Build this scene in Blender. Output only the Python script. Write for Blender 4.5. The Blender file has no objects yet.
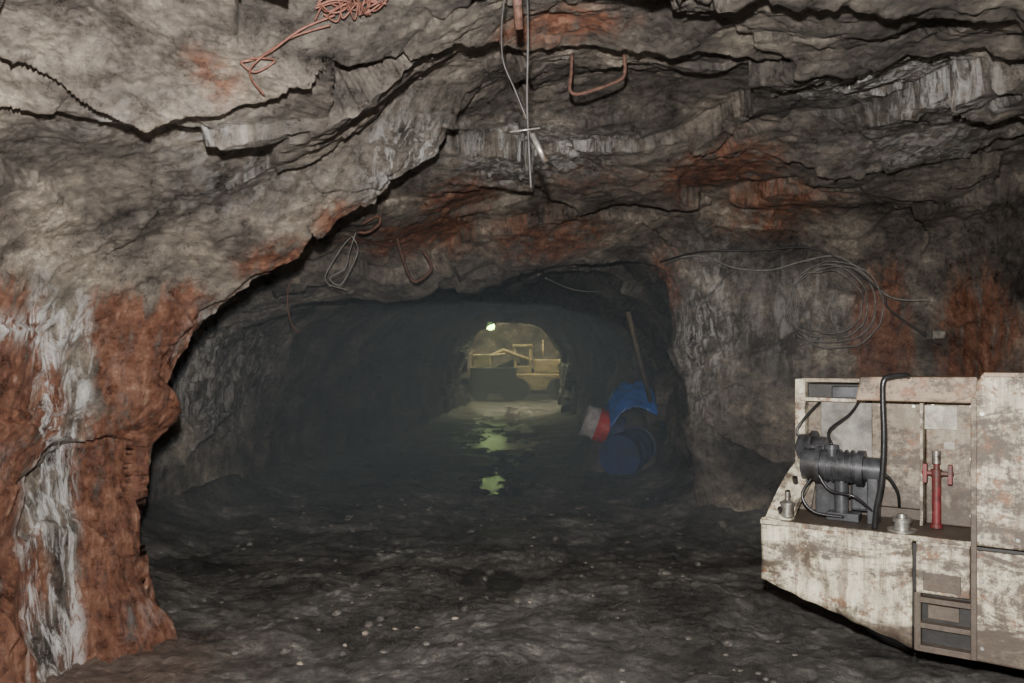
import bpy, math, random
import numpy as np
from mathutils import Vector, Matrix
from mathutils.bvhtree import BVHTree
random.seed(7)
F=800.0; CX=512.0; HY=358.0; EYE=1.6
def W(px,py,d): return ((px-CX)/F*d, d, EYE-(py-HY)/F*d)
coll=bpy.context.scene.collection

# ---------------- numpy noise ----------------
def hsh(ix,iy,iz,seed):
    h=(ix.astype(np.int64)*374761393+iy.astype(np.int64)*668265263+iz.astype(np.int64)*2147483647+seed*1274126177)&0xffffffff
    h=((h^(h>>13))*1274126177)&0xffffffff
    h=((h^(h>>16))*2246822519)&0xffffffff
    return ((h^(h>>15))&0xffffff)/float(0xffffff)
def vnoise(p,seed=0):
    i=np.floor(p).astype(np.int64); f=p-i; u=f*f*f*(f*(f*6-15)+10)
    r=0
    for dx in (0,1):
        wx=u[:,0] if dx else 1-u[:,0]
        for dy in (0,1):
            wy=u[:,1] if dy else 1-u[:,1]
            for dz in (0,1):
                wz=u[:,2] if dz else 1-u[:,2]
                r=r+hsh(i[:,0]+dx,i[:,1]+dy,i[:,2]+dz,seed)*wx*wy*wz
    return r*2-1
def fbm(p,o=5,seed=0,gain=.5):
    a=1;s=0;q=p.copy()
    for k in range(o):
        s=s+a*vnoise(q,seed+k*17); a*=gain; q=q*2.03+11.3
    return s
def facet(p,seed=0,cell=False):
    i=np.floor(p).astype(np.int64); best=np.full(len(p),1e9); out=np.zeros(len(p)); cv=np.zeros(len(p))
    for dx in (-1,0,1):
        for dy in (-1,0,1):
            for dz in (-1,0,1):
                a,b,c=i[:,0]+dx,i[:,1]+dy,i[:,2]+dz
                ex=p[:,0]-(a+hsh(a,b,c,seed)); ey=p[:,1]-(b+hsh(a,b,c,seed+1)); ez=p[:,2]-(c+hsh(a,b,c,seed+2))
                d=ex*ex+ey*ey+ez*ez
                n1=hsh(a,b,c,seed+3)*2-1;n2=hsh(a,b,c,seed+4)*2-1;n3=hsh(a,b,c,seed+5)*2-1; h6=hsh(a,b,c,seed+6)
                v=ex*n1+ey*n2+ez*n3+(h6-.5)*.7
                m=d<best; best=np.where(m,d,best); out=np.where(m,v,out); cv=np.where(m,h6,cv)
    return (out,cv) if cell else out
def pchip(Y,tq):
    n=len(Y); dl=Y[1:]-Y[:-1]
    m=np.zeros_like(Y); a=dl[:-1]; b=dl[1:]
    same=(a*b)>0
    m[1:-1]=np.where(same,2*a*b/np.where(same,a+b,1),0)
    m[0]=dl[0]; m[-1]=dl[-1]
    i=np.clip(np.floor(tq).astype(int),0,n-2); t=(tq-i)
    sh=(len(tq),)+(1,)*(Y.ndim-1); t=t.reshape(sh)
    h00=2*t**3-3*t**2+1;h10=t**3-2*t**2+t;h01=-2*t**3+3*t**2;h11=t**3-t**2
    return h00*Y[i]+h10*m[i]+h01*Y[i+1]+h11*m[i+1]
def grid_mesh(name,P,flip=False):
    R,C=P.shape[:2]
    me=bpy.data.meshes.new(name)
    idx=np.arange(R*C).reshape(R,C)
    q=np.stack([idx[:-1,:-1],idx[:-1,1:],idx[1:,1:],idx[1:,:-1]],-1).reshape(-1,4)
    if flip: q=q[:,::-1]
    me.vertices.add(R*C); me.vertices.foreach_set('co',P.reshape(-1).astype(np.float32))
    me.loops.add(len(q)*4); me.loops.foreach_set('vertex_index',q.reshape(-1).astype(np.int32))
    me.polygons.add(len(q)); me.polygons.foreach_set('loop_start',(np.arange(len(q))*4).astype(np.int32))
    me.polygons.foreach_set('loop_total',np.full(len(q),4,dtype=np.int32))
    me.update(calc_edges=True)
    me.polygons.foreach_set('use_smooth',np.ones(len(q),dtype=bool))
    ob=bpy.data.objects.new(name,me); coll.objects.link(ob); return ob
def add_attr(ob,name,rgba):
    a=ob.data.color_attributes.new(name,'FLOAT_COLOR','POINT')
    a.data.foreach_set('color',rgba.reshape(-1).astype(np.float32))

# ---------------- node helpers ----------------
class NT:
    def __init__(s,name):
        s.m=bpy.data.materials.new(name); s.m.use_nodes=True; s.t=s.m.node_tree
        s.b=s.t.nodes['Principled BSDF']; s.o=s.t.nodes['Material Output']
    def n(s,ty,**k):
        x=s.t.nodes.new(ty)
        for a,v in k.items(): setattr(x,a,v)
        return x
    def l(s,a,b): s.t.links.new(a,b)
    def setin(s,sock,v):
        if isinstance(v,bpy.types.NodeSocket): s.l(v,sock)
        else: sock.default_value=v
    def noise(s,vec,scale,detail=6,rough=.6,dist=0):
        x=s.n('ShaderNodeTexNoise'); s.l(vec,x.inputs['Vector'])
        x.inputs['Scale'].default_value=scale;x.inputs['Detail'].default_value=detail
        x.inputs['Roughness'].default_value=rough;x.inputs['Distortion'].default_value=dist
        return x.outputs['Fac']
    def ramp(s,f,pts):
        x=s.n('ShaderNodeValToRGB'); s.l(f,x.inputs[0]); e=x.color_ramp.elements
        while len(e)<len(pts): e.new(.5)
        for i,(p,c) in enumerate(pts):
            e[i].position=p; e[i].color=(c,c,c,1) if isinstance(c,(int,float)) else (*c,1)
        return x.outputs['Color']
    def math(s,op,a,b=0,clamp=False):
        x=s.n('ShaderNodeMath',operation=op,use_clamp=clamp); s.setin(x.inputs[0],a); s.setin(x.inputs[1],b); return x.outputs[0]
    def mix(s,f,a,b,mode='MIX'):
        x=s.n('ShaderNodeMix',data_type='RGBA',blend_type=mode); s.setin(x.inputs[0],f)
        s.setin(x.inputs[6],a if not isinstance(a,tuple) else (*a,1)); s.setin(x.inputs[7],b if not isinstance(b,tuple) else (*b,1)); return x.outputs[2]
    def pos(s,scale=(1,1,1),rot=(0,0,0)):
        g=s.n('ShaderNodeTexCoord'); mp=s.n('ShaderNodeMapping'); s.l(g.outputs['Object'],mp.inputs[0])
        mp.inputs['Scale'].default_value=scale; mp.inputs['Rotation'].default_value=rot; return mp.outputs[0]
    def sepz(s):
        g=s.n('ShaderNodeTexCoord'); x=s.n('ShaderNodeSeparateXYZ'); s.l(g.outputs['Object'],x.inputs[0]); return x.outputs[2]
    def bump(s,h,st,dist,prev=None):
        x=s.n('ShaderNodeBump'); s.l(h,x.inputs['Height']); x.inputs['Strength'].default_value=st; x.inputs['Distance'].default_value=dist
        if prev is not None: s.l(prev,x.inputs['Normal'])
        return x.outputs[0]

def rock_material():
    t=NT('rock'); p=t.pos(); ps=t.pos((1,.9,1.3),(.3,.45,.2)); pv=t.pos((3,3,.55))
    at=t.n('ShaderNodeVertexColor',layer_name='mask'); sp=t.n('ShaderNodeSeparateColor'); t.l(at.outputs['Color'],sp.inputs[0])
    rust,white,tone=sp.outputs[0],sp.outputs[1],sp.outputs[2]
    n1=t.noise(ps,1.7,12,.68,.2); n2=t.noise(p,11,12,.9,.0); n3=t.noise(pv,3,10,.75,.3)
    s=t.math('ADD',t.math('MULTIPLY',n1,.5),t.math('MULTIPLY',n2,.5))
    base=t.ramp(s,[(.40,(.026,.023,.021)),(.46,(.09,.079,.071)),(.51,(.18,.161,.143)),(.56,(.31,.273,.23)),(.62,(.72,.66,.56))])
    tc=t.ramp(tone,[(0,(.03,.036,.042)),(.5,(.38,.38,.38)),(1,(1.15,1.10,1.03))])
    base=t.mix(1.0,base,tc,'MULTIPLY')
    rn=t.math('MULTIPLY',rust,t.ramp(n3,[(.38,.25),(.58,1.6)]) ,False)
    rm=t.ramp(rn,[(.16,0),(.62,.92)])
    rs=t.math('ADD',t.math('MULTIPLY',n3,.4),t.math('MULTIPLY',n2,.6))
    rc=t.ramp(rs,[(.39,(.020,.010,.007)),(.45,(.09,.033,.019)),(.51,(.21,.082,.045)),(.57,(.34,.165,.10)),(.63,(.72,.58,.47))])
    rc=t.mix(1.0,rc,t.ramp(tone,[(0,(.25,.25,.25)),(.6,(1,1,1))]),'MULTIPLY')
    base=t.mix(rm,base,rc)
    wm=t.math('MULTIPLY',white,t.ramp(t.noise(pv,4.5,11,.8,.8),[(.48,0),(.57,1.0)]))
    base=t.mix(t.math('MULTIPLY',wm,.9,True),base,t.mix(1.0,(.74,.73,.71),t.ramp(tone,[(0,(.3,.33,.36)),(.7,(1,1,1))]),'MULTIPLY'))
    t.l(base,t.b.inputs['Base Color'])
    t.l(t.ramp(n2,[(.42,.18),(.56,.68)]),t.b.inputs['Roughness'])
    b=t.bump(t.noise(ps,4,14,.76,.1),1.0,.07); b=t.bump(t.noise(p,26,10,.82),1.0,.022,b)
    t.l(b,t.b.inputs['Normal']); return t.m
def floor_material():
    t=NT('wet_mine_floor'); p=t.pos(); at=t.n('ShaderNodeVertexColor',layer_name='mask'); sp=t.n('ShaderNodeSeparateColor'); t.l(at.outputs['Color'],sp.inputs[0])
    wet,rust,dk=sp.outputs[0],sp.outputs[1],sp.outputs[2]
    n1=t.noise(p,1.5,12,.74,.5); n2=t.noise(p,13,12,.9)
    s=t.math('ADD',t.math('MULTIPLY',n1,.5),t.math('MULTIPLY',n2,.5))
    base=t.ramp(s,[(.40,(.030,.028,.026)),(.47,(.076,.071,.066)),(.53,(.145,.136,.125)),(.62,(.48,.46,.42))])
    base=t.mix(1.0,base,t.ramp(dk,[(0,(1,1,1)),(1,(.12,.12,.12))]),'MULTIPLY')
    base=t.mix(t.math('MULTIPLY',rust,.8),base,t.ramp(n2,[(.38,(.04,.025,.018)),(.62,(.24,.165,.125))]))
    base=t.mix(wet,base,(.02,.021,.019)); t.l(base,t.b.inputs['Base Color'])
    r=t.ramp(n1,[(.42,.22),(.58,.58)]); r=t.mix(wet,r,t.ramp(n2,[(.4,.10),(.65,.34)])); t.l(r,t.b.inputs['Roughness'])
    dry=t.math('SUBTRACT',1.0,t.math('MULTIPLY',wet,.93))
    bp=t.n('ShaderNodeBump'); t.l(t.noise(p,9,12,.8,.2),bp.inputs['Height']); t.l(t.math('MULTIPLY',dry,1.0),bp.inputs['Strength']); bp.inputs['Distance'].default_value=.06
    t.l(bp.outputs[0],t.b.inputs['Normal']); return t.m
def simple(name,col,rough=.6,metal=0,var=.5,scale=14,bumpv=.2,dirt=None):
    t=NT(name); p=t.pos(); n=t.noise(p,scale,7,.65,.2)
    c1=tuple(c*(1-var) for c in col); c2=tuple(min(1,c*(1+var*.5)) for c in col)
    c=t.ramp(n,[(.35,c1),(.62,c2)])
    if dirt: c=t.mix(t.ramp(t.noise(p,scale*.4,8,.7,.5),[(.5,0),(.62,.85)]),c,dirt)
    t.l(c,t.b.inputs['Base Color']); t.b.inputs['Roughness'].default_value=rough; t.b.inputs['Metallic'].default_value=metal
    t.l(t.bump(n,bumpv,.01),t.b.inputs['Normal']); return t.m
def paint(name,col,grime=.5,oil=None):
    t=NT(name); p=t.pos(); pv=t.pos((7,7,.8)); pd=t.pos((1,1,2.2),(0,.5,0))
    n=t.noise(p,3.5,10,.8,.2); st=t.noise(pv,3,10,.8,.4); big=t.noise(pd,2.6,10,.72,.8); fine=t.noise(p,26,10,.85)
    c=t.ramp(n,[(.34,tuple(x*.6 for x in col)),(.48,col),(.7,tuple(min(1,x*1.1) for x in col))])
    c=t.mix(t.ramp(big,[(.49-grime*.07,0),(.66,.75)]),c,(.26,.20,.135))
    c=t.mix(t.ramp(st,[(.55-grime*.14,0),(.68-grime*.1,.8)]),c,(.18,.137,.095))
    gm=t.math('ADD',t.math('MULTIPLY',big,.5),t.math('MULTIPLY',fine,.5))
    c=t.mix(t.ramp(gm,[(.52-grime*.05,0),(.57-grime*.035,.92)]),c,(.072,.054,.041))
    c=t.mix(t.ramp(t.noise(p,7,12,.82,.3),[(.55,0),(.60,.9)]),c,(.20,.095,.045))
    if oil:
        z=t.sepz(); m=t.n('ShaderNodeMapRange'); t.l(z,m.inputs[0]); m.inputs[1].default_value=oil[0]; m.inputs[2].default_value=oil[1]; m.inputs[3].default_value=.35; m.inputs[4].default_value=-.2
        om=t.math('ADD',m.outputs[0],big); c=t.mix(t.ramp(om,[(.55,0),(.72,.85)]),c,(.07,.052,.04))
    t.l(c,t.b.inputs['Base Color']); t.l(t.ramp(n,[(.3,.65),(.7,.4)]),t.b.inputs['Roughness'])
    t.l(t.bump(t.noise(p,10,10,.8),.4,.015),t.b.inputs['Normal']); return t.m
ROCK=rock_material(); FLOOR=floor_material()

# ---------------- rock shell ----------------
def row_w(y,pts): return [(x,y,z) for x,z in pts]
rows=[]; ns=[]
rA=row_w(-4,[(-3.4,-.3),(-3.6,.6),(-3.6,1.2),(-3.4,1.9),(-2.8,2.5),(-2,2.85),(-1.2,2.95),(-.5,3),(0,3),(.7,3),(1.5,3),(2.8,2.9),(4,2.5),(4.6,1.6),(4.7,-.3)])
rows.append([(0.4+(x-.4)*.01,-4.6,1.2+(z-1.2)*.01) for x,y,z in rA])
rows.append(rA)
rows.append(row_w(.5,[(-3,-.3),(-3.1,.6),(-3.1,1.2),(-2.95,1.9),(-2.5,2.45),(-1.8,2.8),(-1.1,2.85),(-.5,2.9),(0,2.9),(.6,2.9),(1.3,2.95),(2.6,2.9),(4,2.5),(4.6,1.6),(4.7,-.3)]))
rows.append([(-2.75,2.5,-.3),(-2.85,2.5,.6),(-2.85,2.5,1.3),(-2.7,2.4,1.9),(-2.2,2.4,2.4),W(0,-20,2.4),W(200,-20,2.6),W(380,-20,2.7),W(512,-20,2.8),W(640,-20,2.8),W(800,-20,2.85),W(1000,-20,2.95),(4,2.8,2.6),(4.5,2.8,1.6),(4.7,2.8,-.3)])
rows.append([(-2.45,3.6,-.3),W(-30,560,3.6),W(-30,440,3.6),W(-30,340,3.5),W(-30,220,3.2),W(60,120,3.0),W(200,110,3.15),W(330,90,3.3),W(440,50,3.6),W(560,10,3.5),W(720,30,3.65),W(900,40,3.75),(3.3,3.8,3.0),(4.3,3.8,1.8),(4.6,3.8,-.3)])
rows.append([(-2.25,4.05,-.3),W(70,560,4.15),W(60,450,4.15),W(60,350,4.0),W(80,250,3.8),W(160,200,3.8),W(270,170,4.0),W(350,140,4.1),W(420,90,4.2),W(560,38,3.95),W(720,72,4.3),W(900,90,4.4),(3.4,4.4,3.0),(4.3,4.4,1.8),(4.6,4.4,-.3)])
rows.append([(-1.68,4.5,-.3),W(152,555,4.6),W(152,470,4.6),W(194,350,4.6),W(252,296,4.65),W(327,242,4.6),W(386,199,4.6),W(440,142,4.6),W(465,98,4.5),W(560,52,4.2),W(700,88,4.7),W(900,103,4.8),W(1100,100,4.9),(4.3,5,1.8),(4.5,5,-.3)])
rows.append([(-2.3,4.95,-.3),(-2.65,4.9,.6),(-2.65,4.9,1.1),(-2.45,4.9,1.8),(-1.95,4.85,2.3),(-1.4,4.8,2.65),(-.95,4.8,2.95),(-.55,4.8,3.1),W(475,92,4.7),W(560,62,4.55),W(700,98,4.9),W(900,115,5),W(1100,115,5.1),(4.2,5.3,1.8),(4.4,5.3,-.3)])
rows.append([(-3,6,-.3),(-3.3,6,.6),(-3.3,6,1.2),(-3,6,1.8),(-2.4,6,2.3),(-1.8,6,2.6),(-1.1,6,2.75),W(430,190,6),W(500,150,5.6),W(580,150,5.6),W(700,165,5.8),W(850,180,6),W(1000,200,6.2),(3.98,6.2,1.6),(4.1,6.2,-.3)])
rows.append([(-3.3,7.2,-.3),(-3.5,7.2,.6),(-3.5,7.2,1.2),(-3.1,7.2,1.8),(-2.5,7.2,2.2),(-1.7,7.2,2.4),(-1.1,7.2,2.5),W(430,240,7.2),W(500,215,7),W(590,210,7),W(690,205,7),W(790,215,7),W(890,265,7),(3.45,7,1.4),(3.5,7,-.3)])
rows.append([(-3.2,8,-.3),(-3.3,8,.6),(-3.2,8,1.2),(-2.9,8,1.7),W(330,302,8),W(390,295,8),W(440,290,8),W(490,275,8),W(540,266,8),W(590,268,8),W(640,262,8),W(668,300,8),W(676,360,8),W(690,430,8),(1.9,8,-.3)])
rows.append(row_w(8.6,[(-3.1,-.3),(-3.2,.6),(-3.1,1.2),(-2.8,1.8),(-2.2,2.3),(-1.5,2.5),(-.9,2.6),(-.2,2.65),(.3,2.7),(.9,2.7),(1.5,2.5),(1.85,2.1),(1.95,1.5),(2.05,.8),(2.1,-.3)]))
rows.append(row_w(12,[(-2.6,-.3),(-2.7,.6),(-2.6,1.2),(-2.4,1.8),(-1.9,2.3),(-1.3,2.5),(-.8,2.6),(-.2,2.65),(.3,2.65),(.9,2.6),(1.4,2.4),(1.8,2.0),(2.0,1.4),(2.0,.8),(2.05,-.3)]))
rows.append(row_w(20,[(-1.9,-.3),(-2.0,.6),(-2,1.2),(-1.85,1.8),(-1.5,2.3),(-1.1,2.5),(-.7,2.65),(-.2,2.7),(.2,2.7),(.6,2.65),(1.1,2.4),(1.4,2.0),(1.6,1.4),(1.65,.8),(1.65,-.3)]))
rows.append(row_w(27,[(-1.4,-.3),(-1.45,.6),(-1.45,1.2),(-1.4,1.9),(-1.25,2.35),(-1.0,2.65),(-.6,2.8),(-.2,2.86),(.2,2.86),(.6,2.8),(1.1,2.6),(1.4,2.2),(1.55,1.6),(1.6,.8),(1.6,-.3)]))
rO=[(-4.4,-.3),(-4.6,.8),(-4.6,1.8),(-4.3,2.8),(-3.6,3.6),(-2.5,4),(-1.3,4.2),(-.4,4.2),(.5,4.2),(1.5,4.2),(2.6,4),(3.6,3.6),(4.3,2.6),(4.6,1.2),(4.5,-.3)]
rows.append(row_w(27.6,rO)); rows.append(row_w(36,rO)); rows.append([(x*.01,36.4,1.5+(z-1.5)*.01) for x,z in rO])
spans=[6,24,30,80,64,64,22,60,60,64,18,60,60,60,20,30,14]
G=np.array(rows,dtype=float)
tr=np.concatenate([np.arange(n)/n+i for i,n in enumerate(spans)]+[np.array([len(spans)-1e-6])])
cs=[14,30,30,38,40,40,38,34,44,50,50,50,44,34]
tc=np.concatenate([np.arange(n)/n+i for i,n in enumerate(cs)]+[np.array([14-1e-6])])
S=pchip(G,tr); S=np.swapaxes(pchip(np.swapaxes(S,0,1).copy(),tc),0,1)
def normals(S):
    du=np.gradient(S,axis=0); dv=np.gradient(S,axis=1); n=np.cross(dv,du); n/=np.linalg.norm(n,axis=2,keepdims=True)+1e-9; return n
N=normals(S)
for _ in range(6):
    N[1:-1]=(N[:-2]+N[1:-1]*2+N[2:])/4; N[:,1:-1]=(N[:,:-2]+N[:,1:-1]*2+N[:,2:])/4
N/=np.linalg.norm(N,axis=2,keepdims=True)+1e-9
mid=S.shape[1]//2; r0=np.argmin(abs(S[:,mid,1]-3.2))
if N[r0,mid,2]>0: N=-N
P=S.reshape(-1,3); NN=N.reshape(-1,3)
warp=np.stack([fbm(P*.9,3,5),fbm(P*.9,3,25),fbm(P*.9,3,45)],1)*.22
c,s_=math.cos(.45),math.sin(.45)
Pw=P+warp
Q=np.stack([Pw[:,0]*c+Pw[:,2]*s_,Pw[:,1],-Pw[:,0]*s_+Pw[:,2]*c],1)
slab=np.clip((P[:,2]-1.9)/.4,0,1)*np.clip((4.6-P[:,1])/.5,0,1)*np.clip((.2-P[:,0])/.6,0,1)
f1,c1=facet(Q/np.array([1.25,.95,.75]),3,True)
f2,c2=facet((Q+.1*warp)/np.array([.42,.36,.28]),31,True)
D =f1*.16
D+=f2*.045*np.clip(fbm(P*.8,3,131)*1.3+.55,.1,1.2)*(1-.55*slab)
jq=np.stack([fbm(P*9,3,141),fbm(P*9,3,151),fbm(P*9,3,161)],1)*.02
D+=facet((Q+jq)/np.array([.14,.12,.10]),71)*.018*np.clip(fbm(P*1.3,3,171)*1.4+.5,.08,1.3)*(1-.4*slab)
D+=fbm(P*1.3,6,91,.55)*.05+fbm(P*16,4,95,.6)*.007
far=np.clip((P[:,1]-26)/1.0,0,1)
D*=1-.5*far
D-=D.mean()
P2=P+NN*D[:,None]
LX=[-2.9,-1.63,-1.53,-1.36,-1.12,-.82,-.67,-.5,-.18,.08,.3,.7,1.21,1.84,2.3,4]
LY=[2.2,2.55,2.7,3.0,2.98,2.95,2.95,3.15,3.45,3.72,3.75,3.7,3.9,3.8,3.6,3.5]
yL=np.interp(P[:,0],LX,LY)+fbm(P*4,4,7)*.04
ceil=np.clip((P[:,2]-2.2)/.3,0,1)
dd=yL-P[:,1]; st=np.clip(dd/.03,0,1)*np.exp(-np.clip(dd,0,9)/.5)*.13*ceil
P2[:,2]-=st
yL2=np.interp(P[:,0],[-2.9,-2.0,-1.5,-1.0,-.4,0,.6,1.4,2.5,4],[2.0,2.2,2.3,2.2,2.5,2.75,2.8,2.95,3.1,3.0])+fbm(P*4,3,17)*.05
dd=yL2-P[:,1]; P2[:,2]-=np.clip(dd/.03,0,1)*np.exp(-np.clip(dd,0,9)/.5)*.09*ceil
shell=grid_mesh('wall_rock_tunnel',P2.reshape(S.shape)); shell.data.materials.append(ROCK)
def blob(c,r):
    d=(P-np.array(c))/np.array(r); return np.exp(-(d*d).sum(1))
x,y,z=P[:,0],P[:,1],P[:,2]
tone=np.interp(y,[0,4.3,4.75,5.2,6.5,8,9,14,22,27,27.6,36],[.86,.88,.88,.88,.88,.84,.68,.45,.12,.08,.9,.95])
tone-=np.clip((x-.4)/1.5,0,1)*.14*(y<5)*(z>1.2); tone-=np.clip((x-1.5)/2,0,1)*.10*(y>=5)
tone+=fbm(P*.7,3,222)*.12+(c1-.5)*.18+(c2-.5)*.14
for b,r,a in [(W(200,140,3.4),(.3,.3,.2),.18),(W(260,260,4.3),(.3,.3,.15),.18),(W(100,100,3),(.3,.3,.2),.12),(W(470,50,3.6),(.4,.3,.2),.15)]:
    tone+=a*blob(b,r)
rust=np.zeros(len(P)); 
pm=np.clip(1-(z-1.75)/.3,0,1)*(x<-1.5)*(y<5)
u=x/np.maximum(y,.5)
pf=np.interp(u+fbm(P*2,3,9)*.018,[-.715,-.61,-.584,-.565,-.54,-.52,-.45,-.427,-.315],[1.2,1.1,.2,.1,.35,1.2,1.2,.8,.45])
rust=np.maximum(rust,pm*pf*(y>3)*np.clip(.95+fbm(P*np.array([6,6,1.5]),4,733)*.5,.3,1.2))
for b,r,a in [(W(720,195,6),(.4,.6,.35),1.2),(W(470,215,6.3),(.35,.6,.35),1.0),(W(300,262,4.5),(.35,.2,.12),.9),(W(345,225,4.6),(.2,.2,.1),.8),
    (W(890,335,6.9),(.18,.7,.5),1.5),(W(990,340,6.3),(.18,.6,.5),1.2),(W(215,15,2.9),(.12,.2,.15),.6),(W(20,235,3.3),(.1,.2,.1),.7),(W(120,60,3),(.3,.1,.1),.4),
    (W(180,310,4.4),(.18,.2,.15),1.0),(W(600,205,6),(.8,.5,.25),.8),(W(770,220,6.6),(.5,.6,.25),1.0),(W(560,15,3.5),(.3,.2,.2),.6),(W(660,300,8),(.15,.5,.5),.8),(W(400,235,7),(.5,.5,.25),.85),(W(445,235,7),(.25,.5,.25),.95),(W(550,240,7.4),(.6,.5,.2),.7)]:
    rust=np.maximum(rust,a*blob(b,r))
white=np.zeros(len(P))
white+=pm*np.interp(u,[-.615,-.595,-.545,-.525],[0,1.3,1.3,0])*(y>3)+pm*np.clip(fbm(P*1.7,3,811)-.15,0,1)*.5
for b,r,a in [(W(410,170,4.5),(.2,.3,.25),1.2),(W(900,75,4.3),(.45,.35,.2),1.1),(W(860,70,4.3),(.25,.3,.2),1),(W(540,165,5.6),(.6,.4,.3),1),(W(700,330,8),(.25,.8,.8),1),(W(150,100,3.1),(.3,.2,.3),.6),
   (W(20,325,3.6),(.3,.3,.06),1.2),(W(800,320,7.5),(.5,.6,.5),.5),(W(250,390,8),(1,1.5,.7),.8),(W(270,180,3.9),(.4,.4,.2),.35),(W(930,130,5.2),(.6,.5,.3),.6),(W(215,130,3.4),(.2,.2,.12),.7)]:
    white+=a*blob(b,r)
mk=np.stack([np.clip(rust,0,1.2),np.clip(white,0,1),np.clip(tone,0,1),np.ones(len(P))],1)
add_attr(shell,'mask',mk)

# ---------------- floor ----------------
ys=np.concatenate([np.linspace(-4.5,2.5,40),np.linspace(2.52,6,260),np.linspace(6.02,13,240),np.linspace(13.05,28,300),np.linspace(28.2,36.3,50)])
xs=np.concatenate([np.linspace(-5,-3.2,20),np.linspace(-3.18,3.2,360),np.linspace(3.22,5,24)])
XX,YY=np.meshgrid(xs,ys); P0=np.stack([XX,YY,np.zeros_like(XX)],2).reshape(-1,3)
x,y=P0[:,0],P0[:,1]
zf=fbm(P0*.9,4,301)*.05+fbm(P0*6,5,311,.6)*.016
zf+=np.clip(facet(P0*np.array([7,7,1])+3,321),0,.6)*.03*np.clip(fbm(P0*1.1,3,331)+.1,0,1)
zf+=np.clip(facet(P0*np.array([17,17,1])+3,325),0,.6)*.018*np.clip(fbm(P0*.8,3,335)+.2,0,1)
zf*=np.interp(y,[10,16],[1,.5])
xl=np.interp(y,[0,3.6,4.2,4.6,5,6,7.2,8,12,20,27,27.6,36],[-3,-2.45,-2.2,-1.85,-2.4,-3,-3.3,-3.2,-2.6,-1.9,-1.4,-4.4,-4.4])
xr=np.interp(y,[0,5,6.2,7,8,8.6,12,20,27,27.6,36],[4.7,4.5,4.1,3.5,1.9,2.1,2.05,1.65,1.6,4.5,4.5])
zf+=np.interp(y,[4.8,5.6,10,14],[.05,.28,.28,.1])*np.exp(-np.clip(x-xl,0,9)/.25)+np.interp(y,[10,14],[.28,.1])*np.exp(-np.clip(xr-x,0,9)/.35)
wet=np.zeros(len(P0)); jit=fbm(P0*np.array([3.2,1.6,1]),5,351,.7)*.5
def pud(cx,cy,rx,ry,a=1.0,j=2.6,soft=.5):
    global wet
    d=((x-cx)/rx)**2+((y-cy)/ry)**2; wet=np.maximum(wet,a*np.clip((1.0-d+jit*j)/soft,0,1))
pud(-.12,10.4,.34,1.1,1,3.0,.8); pud(-.05,5.85,.10,.28,.7); pud(-.05,7.4,.12,.3,.5); pud(.0,12.8,.35,.6,.85)
chan=np.clip(1-np.abs(x+.15)/.95,0,1)*np.clip((y-13)/1.5,0,1)*np.clip((27-y)/1,0,1)
wet=np.maximum(wet,.95*np.clip((jit*1.6+chan*.9-.38)/.25,0,1)*(chan>0))
zf=zf*(1-wet)+(-.03)*wet
P0[:,2]=zf
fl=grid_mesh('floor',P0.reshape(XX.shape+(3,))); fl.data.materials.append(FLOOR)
frust=np.exp(-((x+1.9)/.42)**2-((y-4.25)/.45)**2)+np.exp(-np.clip(x+2.0,0,9)/.15)*(y<4.3)
dark=np.interp(y,[9,13,18,28],[0,.7,1,.5])  # shade put into the floor colour down the tunnel, against far lamp spill
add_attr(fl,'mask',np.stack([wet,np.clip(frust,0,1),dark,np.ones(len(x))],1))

dg=bpy.context.evaluated_depsgraph_get()
bvh=BVHTree.FromObject(shell,dg); fbvh=BVHTree.FromObject(fl,dg)
def RD(px,py):
    d=Vector(((px-CX)/F,1,-(py-HY)/F)); h=bvh.ray_cast(Vector((0,0,EYE)),d.normalized())
    return h[0].y if h[0] else 5
def R(px,py,off=.05): return Vector(W(px,py,RD(px,py)-off))
def ground(x,y):
    h=fbvh.ray_cast(Vector((x,y,2)),Vector((0,0,-1))); return h[0].z if h[0] else 0

# ---------------- mesh helpers ----------------
def mk_obj(name,verts,faces,mat,parent=None,smooth=False,bevel=0):
    me=bpy.data.meshes.new(name); me.from_pydata([tuple(v) for v in verts],[],faces); me.update()
    if smooth: 
        for p in me.polygons: p.use_smooth=True
    me.materials.append(mat); ob=bpy.data.objects.new(name,me); coll.objects.link(ob)
    if parent: ob.parent=parent
    if bevel:
        m=ob.modifiers.new('b','BEVEL'); m.width=bevel; m.segments=2; m.limit_method='ANGLE'
    return ob
def boxv(a,b):
    x0,y0,z0=a;x1,y1,z1=b
    v=[(x0,y0,z0),(x1,y0,z0),(x1,y1,z0),(x0,y1,z0),(x0,y0,z1),(x1,y0,z1),(x1,y1,z1),(x0,y1,z1)]
    f=[(0,3,2,1),(4,5,6,7),(0,1,5,4),(1,2,6,5),(2,3,7,6),(3,0,4,7)]
    return v,f
def box(name,a,b,mat,parent=None,bevel=.006):
    v,f=boxv(a,b); return mk_obj(name,v,f,mat,parent,bevel=bevel)
def prism(name,poly,t0,t1,mat,parent=None,bevel=.005):
    n=len(poly); v=[(p[0],t0,p[1]) for p in poly]+[(p[0],t1,p[1]) for p in poly]
    f=[tuple(range(n)),tuple(range(2*n-1,n-1,-1))]+[(i,i+n,(i+1)%n+n,(i+1)%n) for i in range(n)]
    return mk_obj(name,v,f,mat,parent,bevel=bevel)
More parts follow.
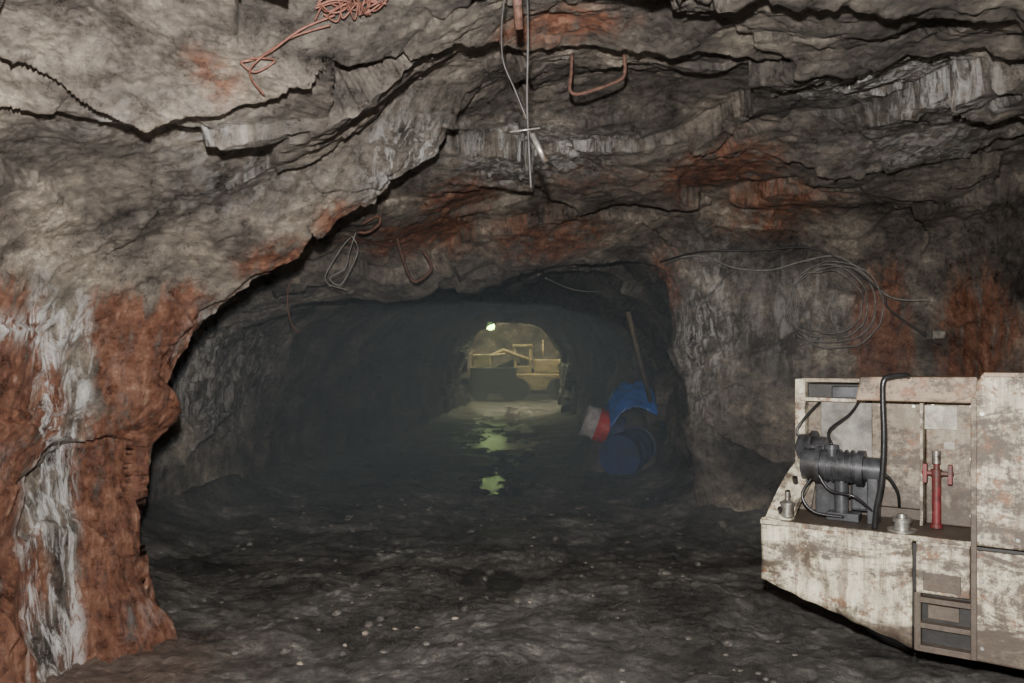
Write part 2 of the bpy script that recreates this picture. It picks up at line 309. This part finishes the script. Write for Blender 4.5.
def tube_geo(pts,r,seg=8,smooth=True):
    pts=[Vector(p) for p in pts]
    if smooth and len(pts)>2:
        q=[]
        for i in range(len(pts)-1):
            p0=pts[max(i-1,0)];p1=pts[i];p2=pts[i+1];p3=pts[min(i+2,len(pts)-1)]
            for k in range(6):
                t=k/6; q.append(.5*((2*p1)+(p2-p0)*t+(2*p0-5*p1+4*p2-p3)*t*t+(3*p1-p0-3*p2+p3)*t**3))
        q.append(pts[-1]); pts=q
    V=[];Fc=[]; up=None
    for i,p in enumerate(pts):
        d=(pts[min(i+1,len(pts)-1)]-pts[max(i-1,0)]).normalized()
        if up is None: up=d.orthogonal().normalized()
        up=(up-d*up.dot(d)).normalized(); w=d.cross(up)
        for k in range(seg):
            a=2*math.pi*k/seg; V.append(p+r*(math.cos(a)*up+math.sin(a)*w))
    for i in range(len(pts)-1):
        for k in range(seg):
            Fc.append((i*seg+k,i*seg+(k+1)%seg,(i+1)*seg+(k+1)%seg,(i+1)*seg+k))
    Fc.append(tuple(range(seg))[::-1]); Fc.append(tuple(range((len(pts)-1)*seg,len(pts)*seg)))
    return V,Fc
def tubes(name,lst,mat,parent=None,smooth=True):
    V=[];Fc=[]
    for pts,r in lst:
        v,f=tube_geo(pts,r,8,smooth); o=len(V); V+=v; Fc+=[tuple(i+o for i in q) for q in f]
    return mk_obj(name,V,Fc,mat,parent,smooth=True)
def cyl(name,a,b,r,mat,parent=None,seg=28,prof=None,bevel=.003):
    a=Vector(a);b=Vector(b);d=(b-a);L=d.length;d.normalize();u=d.orthogonal().normalized();w=d.cross(u)
    prof=prof or [(0,1),(1,1)]; V=[];Fc=[]
    for t,k in prof:
        for i in range(seg):
            an=2*math.pi*i/seg; V.append(a+d*L*t+(math.cos(an)*u+math.sin(an)*w)*r*k)
    for j in range(len(prof)-1):
        for i in range(seg): Fc.append((j*seg+i,j*seg+(i+1)%seg,(j+1)*seg+(i+1)%seg,(j+1)*seg+i))
    Fc.append(tuple(range(seg))[::-1]); Fc.append(tuple(range((len(prof)-1)*seg,len(prof)*seg)))
    ob=mk_obj(name,V,Fc,mat,parent,bevel=0)
    for p in ob.data.polygons: p.use_smooth=len(p.vertices)==4
    m=ob.modifiers.new('e','EDGE_SPLIT'); m.split_angle=math.radians(40)
    return ob
def empty(name,loc=(0,0,0),rz=0):
    e=bpy.data.objects.new(name,None); coll.objects.link(e); e.location=loc; e.rotation_euler=(0,0,rz); e.empty_display_size=.2; return e

CREAM=paint('dirty_cream_paint',(.76,.70,.53),.8,(.2,.62)); CREAM2=paint('grimy_cream_paint',(.33,.29,.215),.85,(.72,1.2))
CREAM3=paint('scuffed_cream_paint',(.70,.65,.50),.85)
TAN=paint('tan_paint',(.33,.245,.17),.3); GREY=simple('oily_grey_metal',(.06,.062,.068),.35,.2,.6,9,.3,(.02,.018,.017))
DARK=simple('plain_black',(.018,.017,.016),.5,0,.5); RUBBER=simple('black_rubber',(.02,.02,.021),.28,0,.3)  # one plain black shared by dark parts, recesses and hole discs
REDP=simple('worn_red_paint',(.14,.022,.024),.5,0,.5,20,.2,(.06,.03,.02)); STEEL=simple('worn_steel',(.36,.35,.32),.35,.7,.5,20,.3,(.1,.06,.04))
RUSTM=simple('rusty_iron',(.10,.05,.035),.8,.1,.6,40,.4); WIRE=simple('grey_cable',(.05,.047,.045),.6,0,.4,30,.2); ORANGE=simple('rust_orange_wire',(.14,.055,.038),.7,0,.5,40,.3)
LABEL=simple('faded_label',(.42,.40,.33),.5,0,.4,30,.1,(.2,.17,.13)); GPL=simple('grey_panel',(.22,.21,.185),.55,0,.6,8,.2,(.07,.06,.05))
BACKP=paint('oily_back_plate',(.20,.175,.135),.9,(.72,1.3))

# ---------------- loader in the foreground ----------------
ML=empty('mining_loader',(1.30,4.15,0),math.atan2(-.546,.838))
SK=[];nx,nz=36,10
for i in range(nx+1):
    s=i/nx*.71-.012
    zt=np.interp(s,[0,.05,.3,.7],[.772,.765,.752,.745])+.004*math.sin(s*37)+.003*math.sin(s*91)
    zb=np.interp(s,[-.012,.70],[.455,.235])+.003*math.sin(s*53)
    for j in range(nz+1):
        z=zb+(zt-zb)*j/nz
        t=-.004+.010*math.sin(s*9+1)*math.sin(j/nz*3.1)+.006*math.sin(s*23+j*.7)+(.015*max(0,(.04-s))/.04)
        SK.append((s,t,z))
fs=[(i*(nz+1)+j,(i+1)*(nz+1)+j,(i+1)*(nz+1)+j+1,i*(nz+1)+j+1) for i in range(nx) for j in range(nz)]
sk=mk_obj('side_skirt_plate',SK,fs,CREAM,ML,smooth=True); m=sk.modifiers.new('s','SOLIDIFY'); m.thickness=.018; m.offset=-1
box('deck_plate',(.0,.0,.735),(.95,.62,.757),CREAM2,ML)
box('deck_lip',(-.01,-.012,.742),(.95,.012,.765),CREAM3,ML,.004)
prism('nose_plate',[(-.0,.46),(.03,.46),(.03,.75),(0,.76)],.03,.62,CREAM2,ML)
prism('underbody_frame',[(.05,.5),(.7,.3),(2.4,.3),(2.4,.735),(.05,.735)],.1,1.3,DARK,ML)
box('access_panel',(.715,-.004,.50),(.935,.03,.742),CREAM3,ML); box('access_panel_recess',(.745,-.008,.515),(.90,.0,.60),CREAM2,ML,.003)
box('step_frame_left',(.705,.0,.225),(.735,.06,.5),CREAM2,ML); box('step_back',(.73,.05,.23),(.94,.08,.5),DARK,ML)
box('step_tread_upper',(.73,.0,.455),(.94,.07,.48),CREAM2,ML,.003); box('step_tread_lower',(.73,-.0,.335),(.94,.07,.36),CREAM2,ML,.003); box('step_bottom',(.715,0,.225),(.94,.07,.255),CREAM2,ML,.003)
box('tool_box_panel',(.76,.035,.375),(.89,.055,.44),CREAM2,ML,.003)
prism('lower_body_panel',[(.95,.235),(2.4,.2),(2.4,.735),(.95,.735)],-.03,.05,CREAM,ML,.01)
prism('upper_body_panel',[(.95,.755),(2.4,.755),(2.4,1.53),(.985,1.53),(.965,1.49),(.95,1.40)],-.035,.05,CREAM3,ML,.01)
box('upper_body_block',(.97,.05,.74),(2.4,1.3,1.50),CREAM2,ML,.01)
box('body_corner_angle',(.94,-.045,.24),(.965,.03,1.42),CREAM2,ML,.004)
box('seam_strip',(.95,-.04,.738),(2.4,-.0,.752),DARK,ML,.002)
box('top_lip',(.99,-.05,1.515),(2.4,.1,1.535),TAN,ML,.004)
for i,(a,b) in enumerate([(.985,.8),(.985,1.1),(.985,1.35),(.985,.3),(.985,.6),(1.12,.8)]):
    cyl('panel_bolt_%d'%(i+1),(a,-.046,b),(a,-.03,b),.009,STEEL,ML,8)
box('bay_back_plate',(.12,.46,.75),(.96,.49,1.40),BACKP,ML)
box('bay_mid_plate',(.46,.40,.82),(.70,.43,1.40),CREAM2,ML); box('bay_right_plate',(.72,.37,.76),(.94,.40,1.40),CREAM2,ML)
box('bay_divider',(.70,.28,.76),(.715,.46,1.40),CREAM3,ML,.003)
box('bay_grey_plate',(.2,.41,1.02),(.46,.44,1.37),GPL,ML)
box('hood_box',(.43,.22,1.385),(.96,.9,1.50),TAN,ML,.012)
prism('hood_slope',[(.42,1.385),(.97,1.385),(.955,1.51),(.44,1.505)],.17,.24,TAN,ML,.008)
box('left_upright',(.07,.38,.95),(.125,.46,1.485),CREAM3,ML)
box('top_dark_recess',(.125,.44,1.38),(.43,.8,1.46),DARK,ML); box('top_frame_bar',(.1,.40,1.468),(.44,.5,1.49),CREAM2,ML,.004); box('top_shelf',(.1,.36,1.365),(.44,.5,1.385),CREAM3,ML,.004)
box('valve_block',(.27,.34,1.385),(.41,.46,1.45),GREY,ML)
fv=[];ff=[];K=12
for i in range(K+1):
    t=i/K; s0=.0+.10*t; tt=.04+.36*t; zz=.76+.30*t**1.0+.04*math.sin(t*math.pi)
    fv+= [(s0-.0,tt,zz),(s0+.115,tt+.03,zz-.02),(s0+.115,tt+.045,zz-.05),(s0,tt+.02,zz-.035)]
for i in range(K):
    for k in range(4): ff.append((i*4+k,i*4+(k+1)%4,(i+1)*4+(k+1)%4,(i+1)*4+k))
ff+=[(0,3,2,1),(K*4,K*4+1,K*4+2,K*4+3)]
mk_obj('nose_fender',fv,ff,CREAM3,ML)
for i in range(5):
    t=(i+.5)/5; cyl('fender_hole_%d'%(i+1),(.10*t+.06,.04+.36*t-.004,.775+.30*t+.04*math.sin(t*math.pi)),(.10*t+.06,.04+.36*t+.02,.76+.30*t),.014,DARK,ML,10)
prism('fender_side_web',[(.02,.76),(.15,.76),(.19,1.0),(.11,1.06)],.40,.42,CREAM2,ML)
cyl('motor_body',(.14,.24,1.04),(.54,.24,1.03),.088,GREY,ML,32,[(0,.6),(.03,.6),(.03,.95),(.2,.95),(.2,1.12),(.26,1.12),(.26,.9),(.7,.9),(.7,1.05),(.78,1.05),(.78,.7),(1,.7)])
cyl('pump_body',(.10,.32,1.12),(.26,.30,1.12),.075,GREY,ML,24,[(0,.5),(.1,.9),(.5,1),(.5,1.2),(.6,1.2),(.6,.8),(1,.8)])
for i in range(5): cyl('motor_fin_%d'%(i+1),(.27+i*.03,.24,1.037),(.278+i*.03,.24,1.037),.088,GREY,ML,28)
cyl('motor_port',(.3,.2,1.09),(.3,.2,1.15),.028,GREY,ML,12,[(0,1),(.6,1),(.6,1.3),(1,1.3)]); cyl('motor_foot',(.34,.24,.757),(.34,.24,.98),.035,GREY,ML,12)
box('motor_bracket',(.27,.2,.757),(.43,.3,.80),GREY,ML); box('bearing_bracket',(.47,.19,.757),(.52,.3,.99),GREY,ML)
box('pump_bracket',(.2,.28,.757),(.3,.36,1.02),GREY,ML)
box('gearbox',(.37,.30,.80),(.47,.39,1.0),GREY,ML,.015)
tubes('hydraulic_hoses',[([(.15,.3,1.15),(.10,.30,1.2),(.14,.33,1.28),(.2,.4,1.36)],.008),([(.3,.2,1.15),(.28,.24,1.22),(.36,.35,1.3),(.4,.4,1.37)],.008),([(.2,.2,.97),(.16,.16,.88),(.22,.16,.80),(.36,.2,.78)],.008),([(.5,.24,1.02),(.56,.24,1.0),(.6,.28,.92),(.6,.34,.84)],.008),([(.1,.2,.84),(.14,.25,.92),(.2,.28,.97)],.006),([(.24,.16,1.0),(.3,.15,.92),(.42,.14,.9),(.5,.2,.82)],.007)],RUBBER,ML)
tubes('vent_hose',[([(.66,.20,1.50),(.655,.14,1.515),(.60,.10,1.51),(.565,.08,1.49),(.56,.08,1.40),(.565,.08,1.2),(.555,.08,1.0),(.53,.09,.86),(.52,.10,.757)],.014)],RUBBER,ML)
cyl('filter_bowl',(.10,.1,.765),(.10,.1,.86),.034,STEEL,ML,20,[(0,.7),(.1,1),(.75,1),(.75,1.15),(.85,1.15),(1,.5)]); cyl('filter_stem',(.10,.1,.86),(.10,.1,.90),.012,STEEL,ML,10)
cyl('filler_cap',(.64,.12,.757),(.64,.12,.84),.045,STEEL,ML,24,[(0,1.5),(.12,1.5),(.12,.8),(.55,.8),(.55,1),(.8,1),(.8,.55),(1,.5)])
cyl('jack_screw',(.775,.28,.76),(.775,.28,1.08),.021,REDP,ML,14,[(0,1.4),(.06,1.4),(.06,1),(.8,1),(.8,1.25),(.9,1.25),(.9,.7),(1,.7)])
box('jack_crossbar',(.71,.265,1.02),(.85,.295,1.04),REDP,ML); box('jack_lug_left',(.715,.26,.98),(.735,.3,1.075),REDP,ML,.003); box('jack_lug_right',(.825,.26,.98),(.845,.3,1.075),REDP,ML,.003)
cyl('jack_top_knob',(.775,.27,1.08),(.775,.27,1.14),.02,STEEL,ML,12)
box('data_plate',(.70,.362,1.24),(.86,.37,1.36),LABEL,ML,.002); box('small_plate',(.80,.36,1.14),(.85,.37,1.18),LABEL,ML,.002)
for i,(a,b) in enumerate([(.75,.82),(.75,1.36),(.92,.82),(.92,1.36),(.92,1.1),(.5,1.35),(.66,1.35),(.5,.88)]):
    cyl('bay_bolt_%d'%(i+1),(a,.365 if a>.7 else .395,b),(a,.38 if a>.7 else .41,b),.008,STEEL,ML,8)
for i,(a,b) in enumerate([(.6,.78),(1.9,.78),(.6,1.25),(1.9,1.25)]):
    cyl('wheel_%d'%(i+1),(a,b-.14,.335),(a,b+.14,.335),.335,RUBBER,ML,32,[(0,.6),(0,.93),(.1,1),(.9,1),(1,.93),(1,.6)])
    cyl('wheel_hub_%d'%(i+1),(a,b-.15,.335),(a,b+.15,.335),.17,GREY,ML,20)

# ---------------- roof ironwork and cables ----------------
def RP(l,off=.06): return [R(a,b,off) for a,b in l]
def RV(l,off=.06):
    d=min(RD(a,b) for a,b in l)-off
    return [Vector(W(a,b,d)) for a,b in l]
tubes('rebar_staple',[(RV([(572,54),(571,75),(570,90),(578,94),(600,88),(621,79),(625,70),(624,54)],.03),.009)],RUSTM)
tubes('hanging_cable',[([Vector(W(527,-15,2.75)),Vector(W(528,40,2.9)),Vector(W(527,100,2.95)),Vector(W(529,150,2.95)),Vector(W(531,188,2.95))],.004),
   ([Vector(W(507,-15,2.7)),Vector(W(502,20,2.8)),Vector(W(503,60,2.9)),Vector(W(515,90,2.92)),Vector(W(527,120,2.95))],.003)],WIRE)
tubes('roof_bolt_pipe',[([Vector(W(516,-20,2.6)),Vector(W(519,28,2.7))],.016)],RUSTM,smooth=False)
tubes('detonator_tube',[([Vector(W(532,134,2.93)),Vector(W(546,162,2.93))],.011),([Vector(W(510,132,2.93)),Vector(W(540,128,2.93))],.003)],STEEL,smooth=False)
L=[]
for k in range(8):
    pts=[]; 
    for j in range(7): pts.append(R(322+j*10+random.uniform(-8,8),12+random.uniform(-12,12)-(j*1.5),.04+random.random()*.04))
    L.append((pts,.003))
L+= [(RP([(335,15),(300,30),(265,55),(240,62)],.05),.004),(RP([(330,25),(290,38),(258,60),(250,75),(264,95)],.06),.0035),(RP([(240,62),(255,72),(275,60),(250,58)],.05),.0035)]
tubes('rusty_wire_tangle',L,ORANGE)
tubes('wire_loop',[(RV([(356,232),(350,250),(345,268),(330,278),(340,285),(350,270),(358,250),(352,236)],.05),.005),(RV([(352,236),(340,250),(325,280),(348,290)],.05),.004)],simple('pale_wire',(.16,.15,.14),.6))
tubes('rebar_hook',[(RV([(358,232),(368,232),(379,224),(378,216),(362,224)],.05),.011)],RUSTM)
tubes('rebar_bracket',[(RV([(397,238),(404,262),(412,280),(420,280),(431,270),(430,262),(423,250)],.04),.013)],RUSTM)
tubes('dangling_wire',[(RV([(291,280),(288,290),(288,310),(292,325),(299,333)],.05),.005)],ORANGE)
CABLE=simple('dusty_cable',(.17,.155,.14),.7,0,.5,30,.2)
tubes('power_cable',[(RP([(545,278),(575,290),(610,291),(640,283),(670,262),(700,256),(735,268),(770,270),(800,262),(835,256),(860,270),(890,297),(930,300)],.09),.010)],CABLE)
tubes('utility_line',[(RP([(660,262),(700,252),(760,250),(820,250),(880,290),(890,310),(940,345)],.08),.009)],DARK)
L=[]
for k in range(4):
    cc=[(826+math.cos(a)*(36+k*4)*1.0+k*3+random.uniform(-2,2),302+math.sin(a)*(32+k*4)+k+random.uniform(-2,2)) for a in [2*math.pi*j/18 for j in range(19)]]
    L.append(([R(a,b,.14) for a,b in cc],.0065))
tubes('cable_coil',L,CABLE)
tubes('timber_prop',[([Vector(W(628,312,9.6)),Vector((1.78,10.3,1.05))],.03)],simple('old_wood',(.12,.09,.06),.8),smooth=False)
b=R(936,335,.05); SB=empty('junction_box',b,.2); box('housing',(-.06,-.04,-.04),(.06,.05,.04),STEEL,SB,.01); box('lid',(-.05,-.05,-.03),(.05,-.04,.03),GPL,SB,.004)

# ---------------- barrels and tarpaulin ----------------
BLUE=simple('blue_plastic',(.018,.045,.16),.5,0,.4,9,.1,(.02,.02,.03)); WHITEP=simple('white_plastic',(.5,.5,.52),.6,0,.5,9,.1,(.12,.11,.11)); RED2=simple('red_plastic',(.55,.03,.04),.5,0,.4,9,.1,(.1,.02,.02))
n1,n2=28,28; V=np.zeros((n1,n2,3))
for i in range(n1):
    for j in range(n2):
        a=i/(n1-1)*2-1;b_=j/(n2-1)*2-1; V[i,j]=(1.6+a*.75,11.8+b_*1.0,max(-.15,.98*(1-a*a)*(1-b_*b_)-.1))
Vf=V.reshape(-1,3); Vf[:,2]+=fbm(Vf*4,4,401)*.07; 
pile=grid_mesh('rubble_pile',np.swapaxes(Vf.reshape(V.shape),0,1)); pile.data.materials.append(simple('rubble',(.08,.075,.07),.8,0,.6,8,.5))
def barrel(name,a,b,r,m1,m2,m3):
    e=empty(name); a=Vector(a);b=Vector(b)
    cyl('base_section',a,a.lerp(b,.33),r,m1,e,32,[(0,.85),(0,1.02),(.08,1.02),(.1,.97),(.9,1),(1,1.04)])
    cyl('middle_section',a.lerp(b,.33),a.lerp(b,.66),r,m2,e,32,[(0,1.04),(.1,1),(.9,1),(1,1.04)])
    cyl('top_section',a.lerp(b,.66),b,r,m3,e,32,[(0,1.04),(.1,1),(.9,.97),(.92,1.03),(1,1.03),(1,.93),(.97,.92)])
    d=(b-a).normalized(); u=d.orthogonal().normalized(); cyl('bung',b+u*r*.6-d*.02,b+u*r*.6+d*.015,.035,m1,e,12)
barrel('plastic_barrel',(1.75,11.25,.36),(1.42,10.6,.29),.28,BLUE,BLUE,BLUE)
barrel('plastic_barrel',(1.52,11.15,.56),(1.00,11.18,.74),.23,BLUE,RED2,WHITEP)
T=np.zeros((40,40,3))
for i in range(40):
    for j in range(40):
        a=i/39*2-1;b_=j/39*2-1
        T[i,j]=(1.72+a*.38,11.3+b_*.4,1.22-.36*max(0,(a*a*.8+b_*b_*.9-.15)))
Tf=T.reshape(-1,3); Tf[:,2]+=facet(Tf*5,501)*.06+fbm(Tf*6,3,511)*.04
tp=grid_mesh('blue_tarpaulin',np.swapaxes(Tf.reshape(T.shape),0,1)); tp.data.materials.append(simple('blue_tarp',(.02,.12,.50),.35,0,.4,6,.3))
tp.modifiers.new('s','SOLIDIFY').thickness=.01

# ---------------- loose stones ----------------
SM=simple('pale_stone',(.36,.30,.24),.8,0,.5,20,.5)
V=[];Fc=[]
import bmesh
def stone(x,y,r):
    bm=bmesh.new(); bmesh.ops.create_icosphere(bm,subdivisions=2,radius=r)
    o=len(V); zz=ground(x,y)
    sx,sy,sz=random.uniform(.8,1.4),random.uniform(.8,1.2),random.uniform(.5,.8)
    sd=random.random()*50
    pts=np.array([v.co[:] for v in bm.verts]); k=1+facet(pts/r*.9+sd,601)*.3
    for p,q in zip(pts,k): V.append((x+p[0]*sx*q,y+p[1]*sy*q,zz+r*.3+p[2]*sz*q))
    for f in bm.faces: Fc.append(tuple(v.index+o for v in f.verts))
    bm.free()
for px,py,r in [(417,628,.020),(455,622,.017),(395,628,.014),(365,633,.022),(530,600,.012),(300,655,.02),(345,640,.014)]:
    d=1280/(py-358); stone((px-512)/800*d,d,r)
mk_obj('scattered_stones',V,Fc,SM)
V=[];Fc=[]
stone(1.95,7.4,.07)
for k in range(180):
    yy=random.uniform(3.7,9); xx=random.uniform(-2.4,1.6); 
    if yy>5 or xx>-1.6: stone(xx,yy,random.choice([.01,.012,.015,.02,.03]))
mk_obj('muddy_gravel',V,Fc,simple('muddy_stone',(.11,.10,.09),.5,0,.5,20,.5))

# ---------------- far room machinery ----------------
YEL=paint('faded_yellow_paint',(.46,.38,.19),.6)
FT=empty('haul_truck',(-.6,30,0),.05)
box('dump_bed',(-.95,-.5,.5),(.75,.5,1.2),DARK,FT,.05); box('bed_rim',(-1.0,-.55,1.17),(.8,.5,1.24),GREY,FT,.02); box('chassis',(-.8,-.4,.3),(.8,.6,.5),DARK,FT)
box('engine_hump',(-.9,.0,1.2),(-.2,.5,1.75),YEL,FT,.05)
for i,(a,b_) in enumerate([(-.6,-.35),(.5,-.35),(-.6,.5),(.5,.5)]): cyl('wheel_%d'%(i+1),(a,b_-.15,.34),(a,b_+.15,.34),.34,RUBBER,FT,24)
FL=empty('drilling_rig',(1.0,31,0),-.1)
box('chassis',(-1.1,-.5,.35),(1.2,.6,1.0),YEL,FL,.04); box('engine_cover',(-.1,-.45,1.0),(1.1,.55,1.55),YEL,FL,.05); box('cab_base',(-.9,-.4,1.0),(-.25,.4,1.3),YEL,FL,.03)
for i,(a,b_) in enumerate([(-.87,-.37),(-.28,-.37),(-.87,.37),(-.28,.37)]): cyl('cab_post_%d'%(i+1),(a,b_,1.3),(a,b_,2.05),.035,YEL,FL,10)
box('cab_roof',(-.95,-.45,2.03),(-.2,.45,2.12),YEL,FL,.02); box('seat',(-.7,-.15,1.3),(-.4,.2,1.7),DARK,FL,.03)
for i,(a,b_) in enumerate([(-.7,-.5),(.8,-.5),(-.7,.6),(.8,.6)]): cyl('wheel_%d'%(i+1),(a,b_-.15,.42),(a,b_+.15,.42),.42,RUBBER,FL,24)
tubes('drill_boom',[([(-.2,-.3,1.5),(-1.3,-.5,1.9),(-1.9,-.6,1.6)],.07),([(-2.3,-.65,1.65),(-1.2,-.6,1.75)],.05),([(.2,.0,1.5),(.2,0,2.3)],.03)],YEL,FL,False)

# ---------------- dust haze hanging in the back tunnel ----------------
hm=bpy.data.materials.new('dust_haze'); hm.use_nodes=True; nt=hm.node_tree; nt.nodes.remove(nt.nodes['Principled BSDF'])
vs=nt.nodes.new('ShaderNodeVolumeScatter'); vs.inputs['Density'].default_value=.07; vs.inputs['Color'].default_value=(.74,.89,1,1)
nt.links.new(vs.outputs[0],nt.nodes['Material Output'].inputs['Volume'])
hv=[];hf=[]
secs=[(6.0,-3.0,3.7,2.6),(7.4,-3.2,2.9,2.35),(8.2,-3.0,1.75,2.2),(12,-2.4,1.85,2.4),(20,-1.75,1.5,2.5),(26.8,-1.25,1.4,2.65)]
for yy,x0,x1,zt in secs:
    cx=(x0+x1)/2;hw=(x1-x0)/2
    hv.append((cx-hw,yy,.06))
    for k in range(13):
        a=math.pi*(1-k/12); ca,sa=math.cos(a),math.sin(a)
        hv.append((cx+hw*math.copysign(abs(ca)**.6,ca),yy,.5+(zt-.5)*abs(sa)**.7))
    hv.append((cx+hw,yy,.06))
n=15
for i in range(len(secs)-1):
    for k in range(n): hf.append((i*n+k,i*n+(k+1)%n,(i+1)*n+(k+1)%n,(i+1)*n+k))
hf.append(tuple(range(n))[::-1]); hf.append(tuple(range((len(secs)-1)*n,len(secs)*n)))
mk_obj('dust_haze',hv,hf,hm)

# ---------------- lamps ----------------
def emis(name,col,st):
    t=NT(name); t.b.inputs['Base Color'].default_value=(*col,1); t.b.inputs['Emission Color'].default_value=(*col,1); t.b.inputs['Emission Strength'].default_value=st; return t.m
LP=empty('hanging_lamp',W(490.5,326,26.9))
cyl('bulb',(0,0,-.14),(0,0,.12),.15,emis('lamp_glow',(.42,1,.25),42),LP,16,[(0,.3),(.15,.8),(.5,1),(.85,.7),(1,.4)])
cyl('socket',(0,0,.08),(0,0,.18),.05,DARK,LP,12); cyl('cord',(0,0,.16),(0,0,.3),.01,DARK,LP,6)
def light(name,loc,ty,e,col,size=.1,**k):
    l=bpy.data.lights.new(name,ty); l.energy=e; l.color=col
    if ty=='POINT': l.shadow_soft_size=size
    o=bpy.data.objects.new(name,l); coll.objects.link(o); o.location=loc; return o
light('camera_flash',(-.03,.03,1.86),'POINT',1450,(1,.965,.925),.03)
light('lamp_light',(-.7,28.2,2.7),'POINT',60,(.65,1,.45),.1)
light('far_room_lamp',(1.4,29.6,3.85),'POINT',950,(.9,1,.70),.2)
light('far_room_lamp',(-1.8,30.5,3.85),'POINT',850,(.86,1,.70),.2)
w=bpy.data.worlds.new('mine_air'); bpy.context.scene.world=w; w.use_nodes=True
w.node_tree.nodes['Background'].inputs[0].default_value=(.05,.06,.07,1); w.node_tree.nodes['Background'].inputs[1].default_value=0.0
cam=bpy.data.cameras.new('camera'); co=bpy.data.objects.new('camera',cam); coll.objects.link(co)
co.location=(0,0,EYE); co.rotation_euler=(math.pi/2,0,0); cam.lens=28.125; cam.sensor_width=36; cam.shift_y=16.5/1024; cam.clip_start=.05; cam.clip_end=100
bpy.context.scene.camera=co
